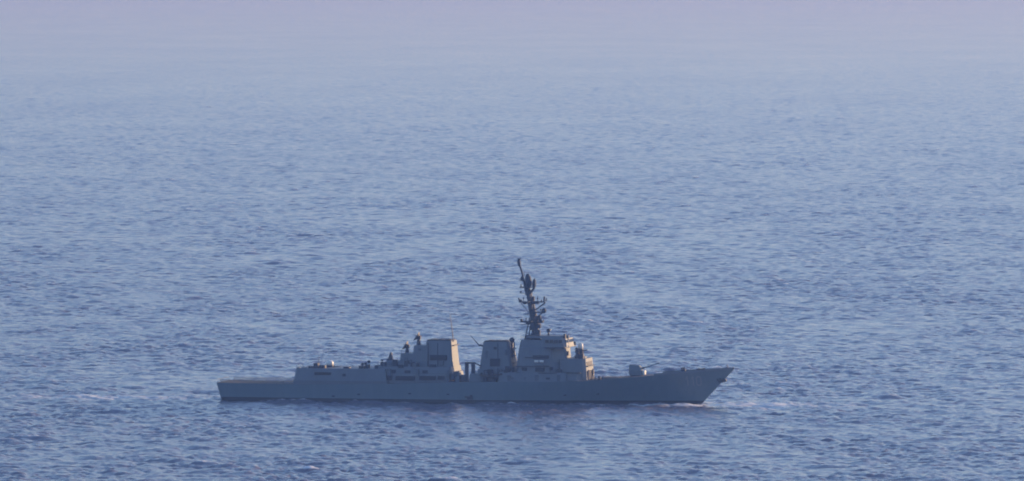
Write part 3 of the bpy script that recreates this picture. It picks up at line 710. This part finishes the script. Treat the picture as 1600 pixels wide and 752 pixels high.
for (px_, py_, y, hh) in ((818, 472, -2.5, 1.6), (840, 472, 2.5, 1.8), (829, 472, -4.5, 2.0), (829, 472, 4.5, 2.0), (834, 502, -3.9, 1.4), (834, 502, 3.9, 1.4), (822, 502, 0, 1.2), (845, 488, 1.5, 1.2)):
    bm = new(); b = MP(px_, py_, y); tube(bm, b, b + Vector((0, 0, hh)), .12, .08, 6); tube(bm, b + Vector((0, 0, hh * .5)), b + Vector((0, 0, hh * .75)), .24, .24, 8); obj('stub_antenna', bm, DARK, M_)
bm = new()
for f0_, f1_ in ((0, .25), (.25, .5), (.5, .75), (.75, 1)):
    A0, A1 = MP(817.5, 541, -2.6), MP(827.5, 497, -.5); B0, B1 = MP(817.5, 541, 2.6), MP(827.5, 497, .5)
    tube(bm, A0.lerp(A1, f0_), B0.lerp(B1, f1_), .09, n=6); tube(bm, A0.lerp(A1, f1_), B0.lerp(B1, f1_), .09, n=6)
    C0, C1 = MP(838.5, 536), MP(835.5, 504); tube(bm, A0.lerp(A1, f1_ * .95), C0.lerp(C1, f0_), .09, n=6)
obj('mast_bracing', bm, DARK, M_)
bm = new(); b = MP(826.5, 530, -.6); box(bm, b.x - .8, b.x + .9, -1.6, 1.0, b.z - .9, b.z + 1.2); obj('equipment_box', bm, DARK, M_, bevel=.1)
def yard(pl, pr, py, hw, ypx, extras, name='yard'):
    bm = new(); a, c = MP(pl, py), MP(pr, py); tube(bm, a, c, .2, .2, 8)
    # athwartships spreader
    m = MP(ypx, py); tube(bm, m + Vector((0, -hw, .1)), m + Vector((0, hw, .1)), .16, .16, 8)
    box(bm, m.x - 1.4, m.x + 1.5, -1.4, 1.4, m.z - .12, m.z + .12)
    for p, q, r_ in extras: tube(bm, MP(*p), MP(*q), r_, r_ * .85, 8)
    return obj(name, bm, DARK, M_)
yard(811.5, 851.5, 472, 4.6, 829, [((812, 472), (810.5, 465.5), .26), ((815, 471), (813.5, 468), .3), ((850, 472), (850.5, 463.5), .3), ((853, 471), (854, 466), .2), ((852, 473), (836, 485), .2), ((814, 474), (827, 489), .11), ((846, 471), (846, 468), .15)])
yard(814.5, 850, 502.5, 4.0, 834, [((815, 504), (814.5, 498.5), .42), ((844, 503), (845.5, 497.5), .35), ((849, 503), (849, 499.5), .2), ((814, 508), (826, 506), .1)])
yard(833, 849, 488, 1.8, 838, [((849, 487.5), (838, 496.5), .18), ((820, 491.5), (830, 491), .09)])
yard(812, 826, 449, 1.2, 824, [((814.5, 448), (814, 444), .2), ((812.5, 457.5), (822, 459), .1), ((814, 457), (813.5, 455), .35)], 'upper_yard')
bm = new(); lathe(bm, MP(850, 486), [(-.7, .25), (-.4, .6), (.1, .68), (.6, .55), (.95, .1)], (0, 0, 1), 16); obj('navigation_radar', bm, DARK, M_, smooth=True)
bm = new(); lathe(bm, MP(825.5, 440), [(-1.9, .45), (-1.0, .95), (.0, 1.05), (1.2, .9), (1.9, .6), (2.4, .2)], (-.1, 0, 1), 14); obj('beacon_antenna', bm, DARK, M_)
bm = new(); lathe(bm, MP(834.5, 444), [(-1.6, .2), (-.9, .5), (0, .62), (.9, .5), (1.6, .2)], (.05, 0, 1), 12); tube(bm, MP(834, 451), MP(828, 459), .3, .4, 8); tube(bm, MP(835, 437), MP(835, 433), .06, .05, 5); obj('side_antenna', bm, DARK, M_)
bm = new(); lathe(bm, MP(816, 435.5), [(-.7, .5), (0, .62), (.7, .3)], (0, 0, 1), 10); box(bm, U(811, 0), U(817, 0), -.5, .5, Z(814, 439, 0), Z(814, 438, 0)); tube(bm, MP(819, 431), MP(819, 424), .1, .08, 5); obj('small_antenna', bm, DARK, M_)
bm = new(); tube(bm, MP(829, 498), MP(845, 505.5), .12, .12); tube(bm, MP(842, 507), MP(839.5, 517), .1, .1); box(bm, MP(833, 505).x - 1.8, MP(833, 505).x + 2.0, -1.7, 1.7, MP(833, 507).z, MP(833, 505.5).z); obj('mast_platform', bm, DARK, M_)
# signal halyards
bm = new()
for y, p in ((-4.2, 815), (4.2, 815), (-3.6, 822), (3.6, 822)): tube(bm, MP(829, 472, y * .9), MP(p, 541, y), .03, .03, 4)
obj_each('halyard', bm, DARK, M_)
for o in list(bpy.data.objects):
    if o.type == 'EMPTY' and not o.children: bpy.data.objects.remove(o)
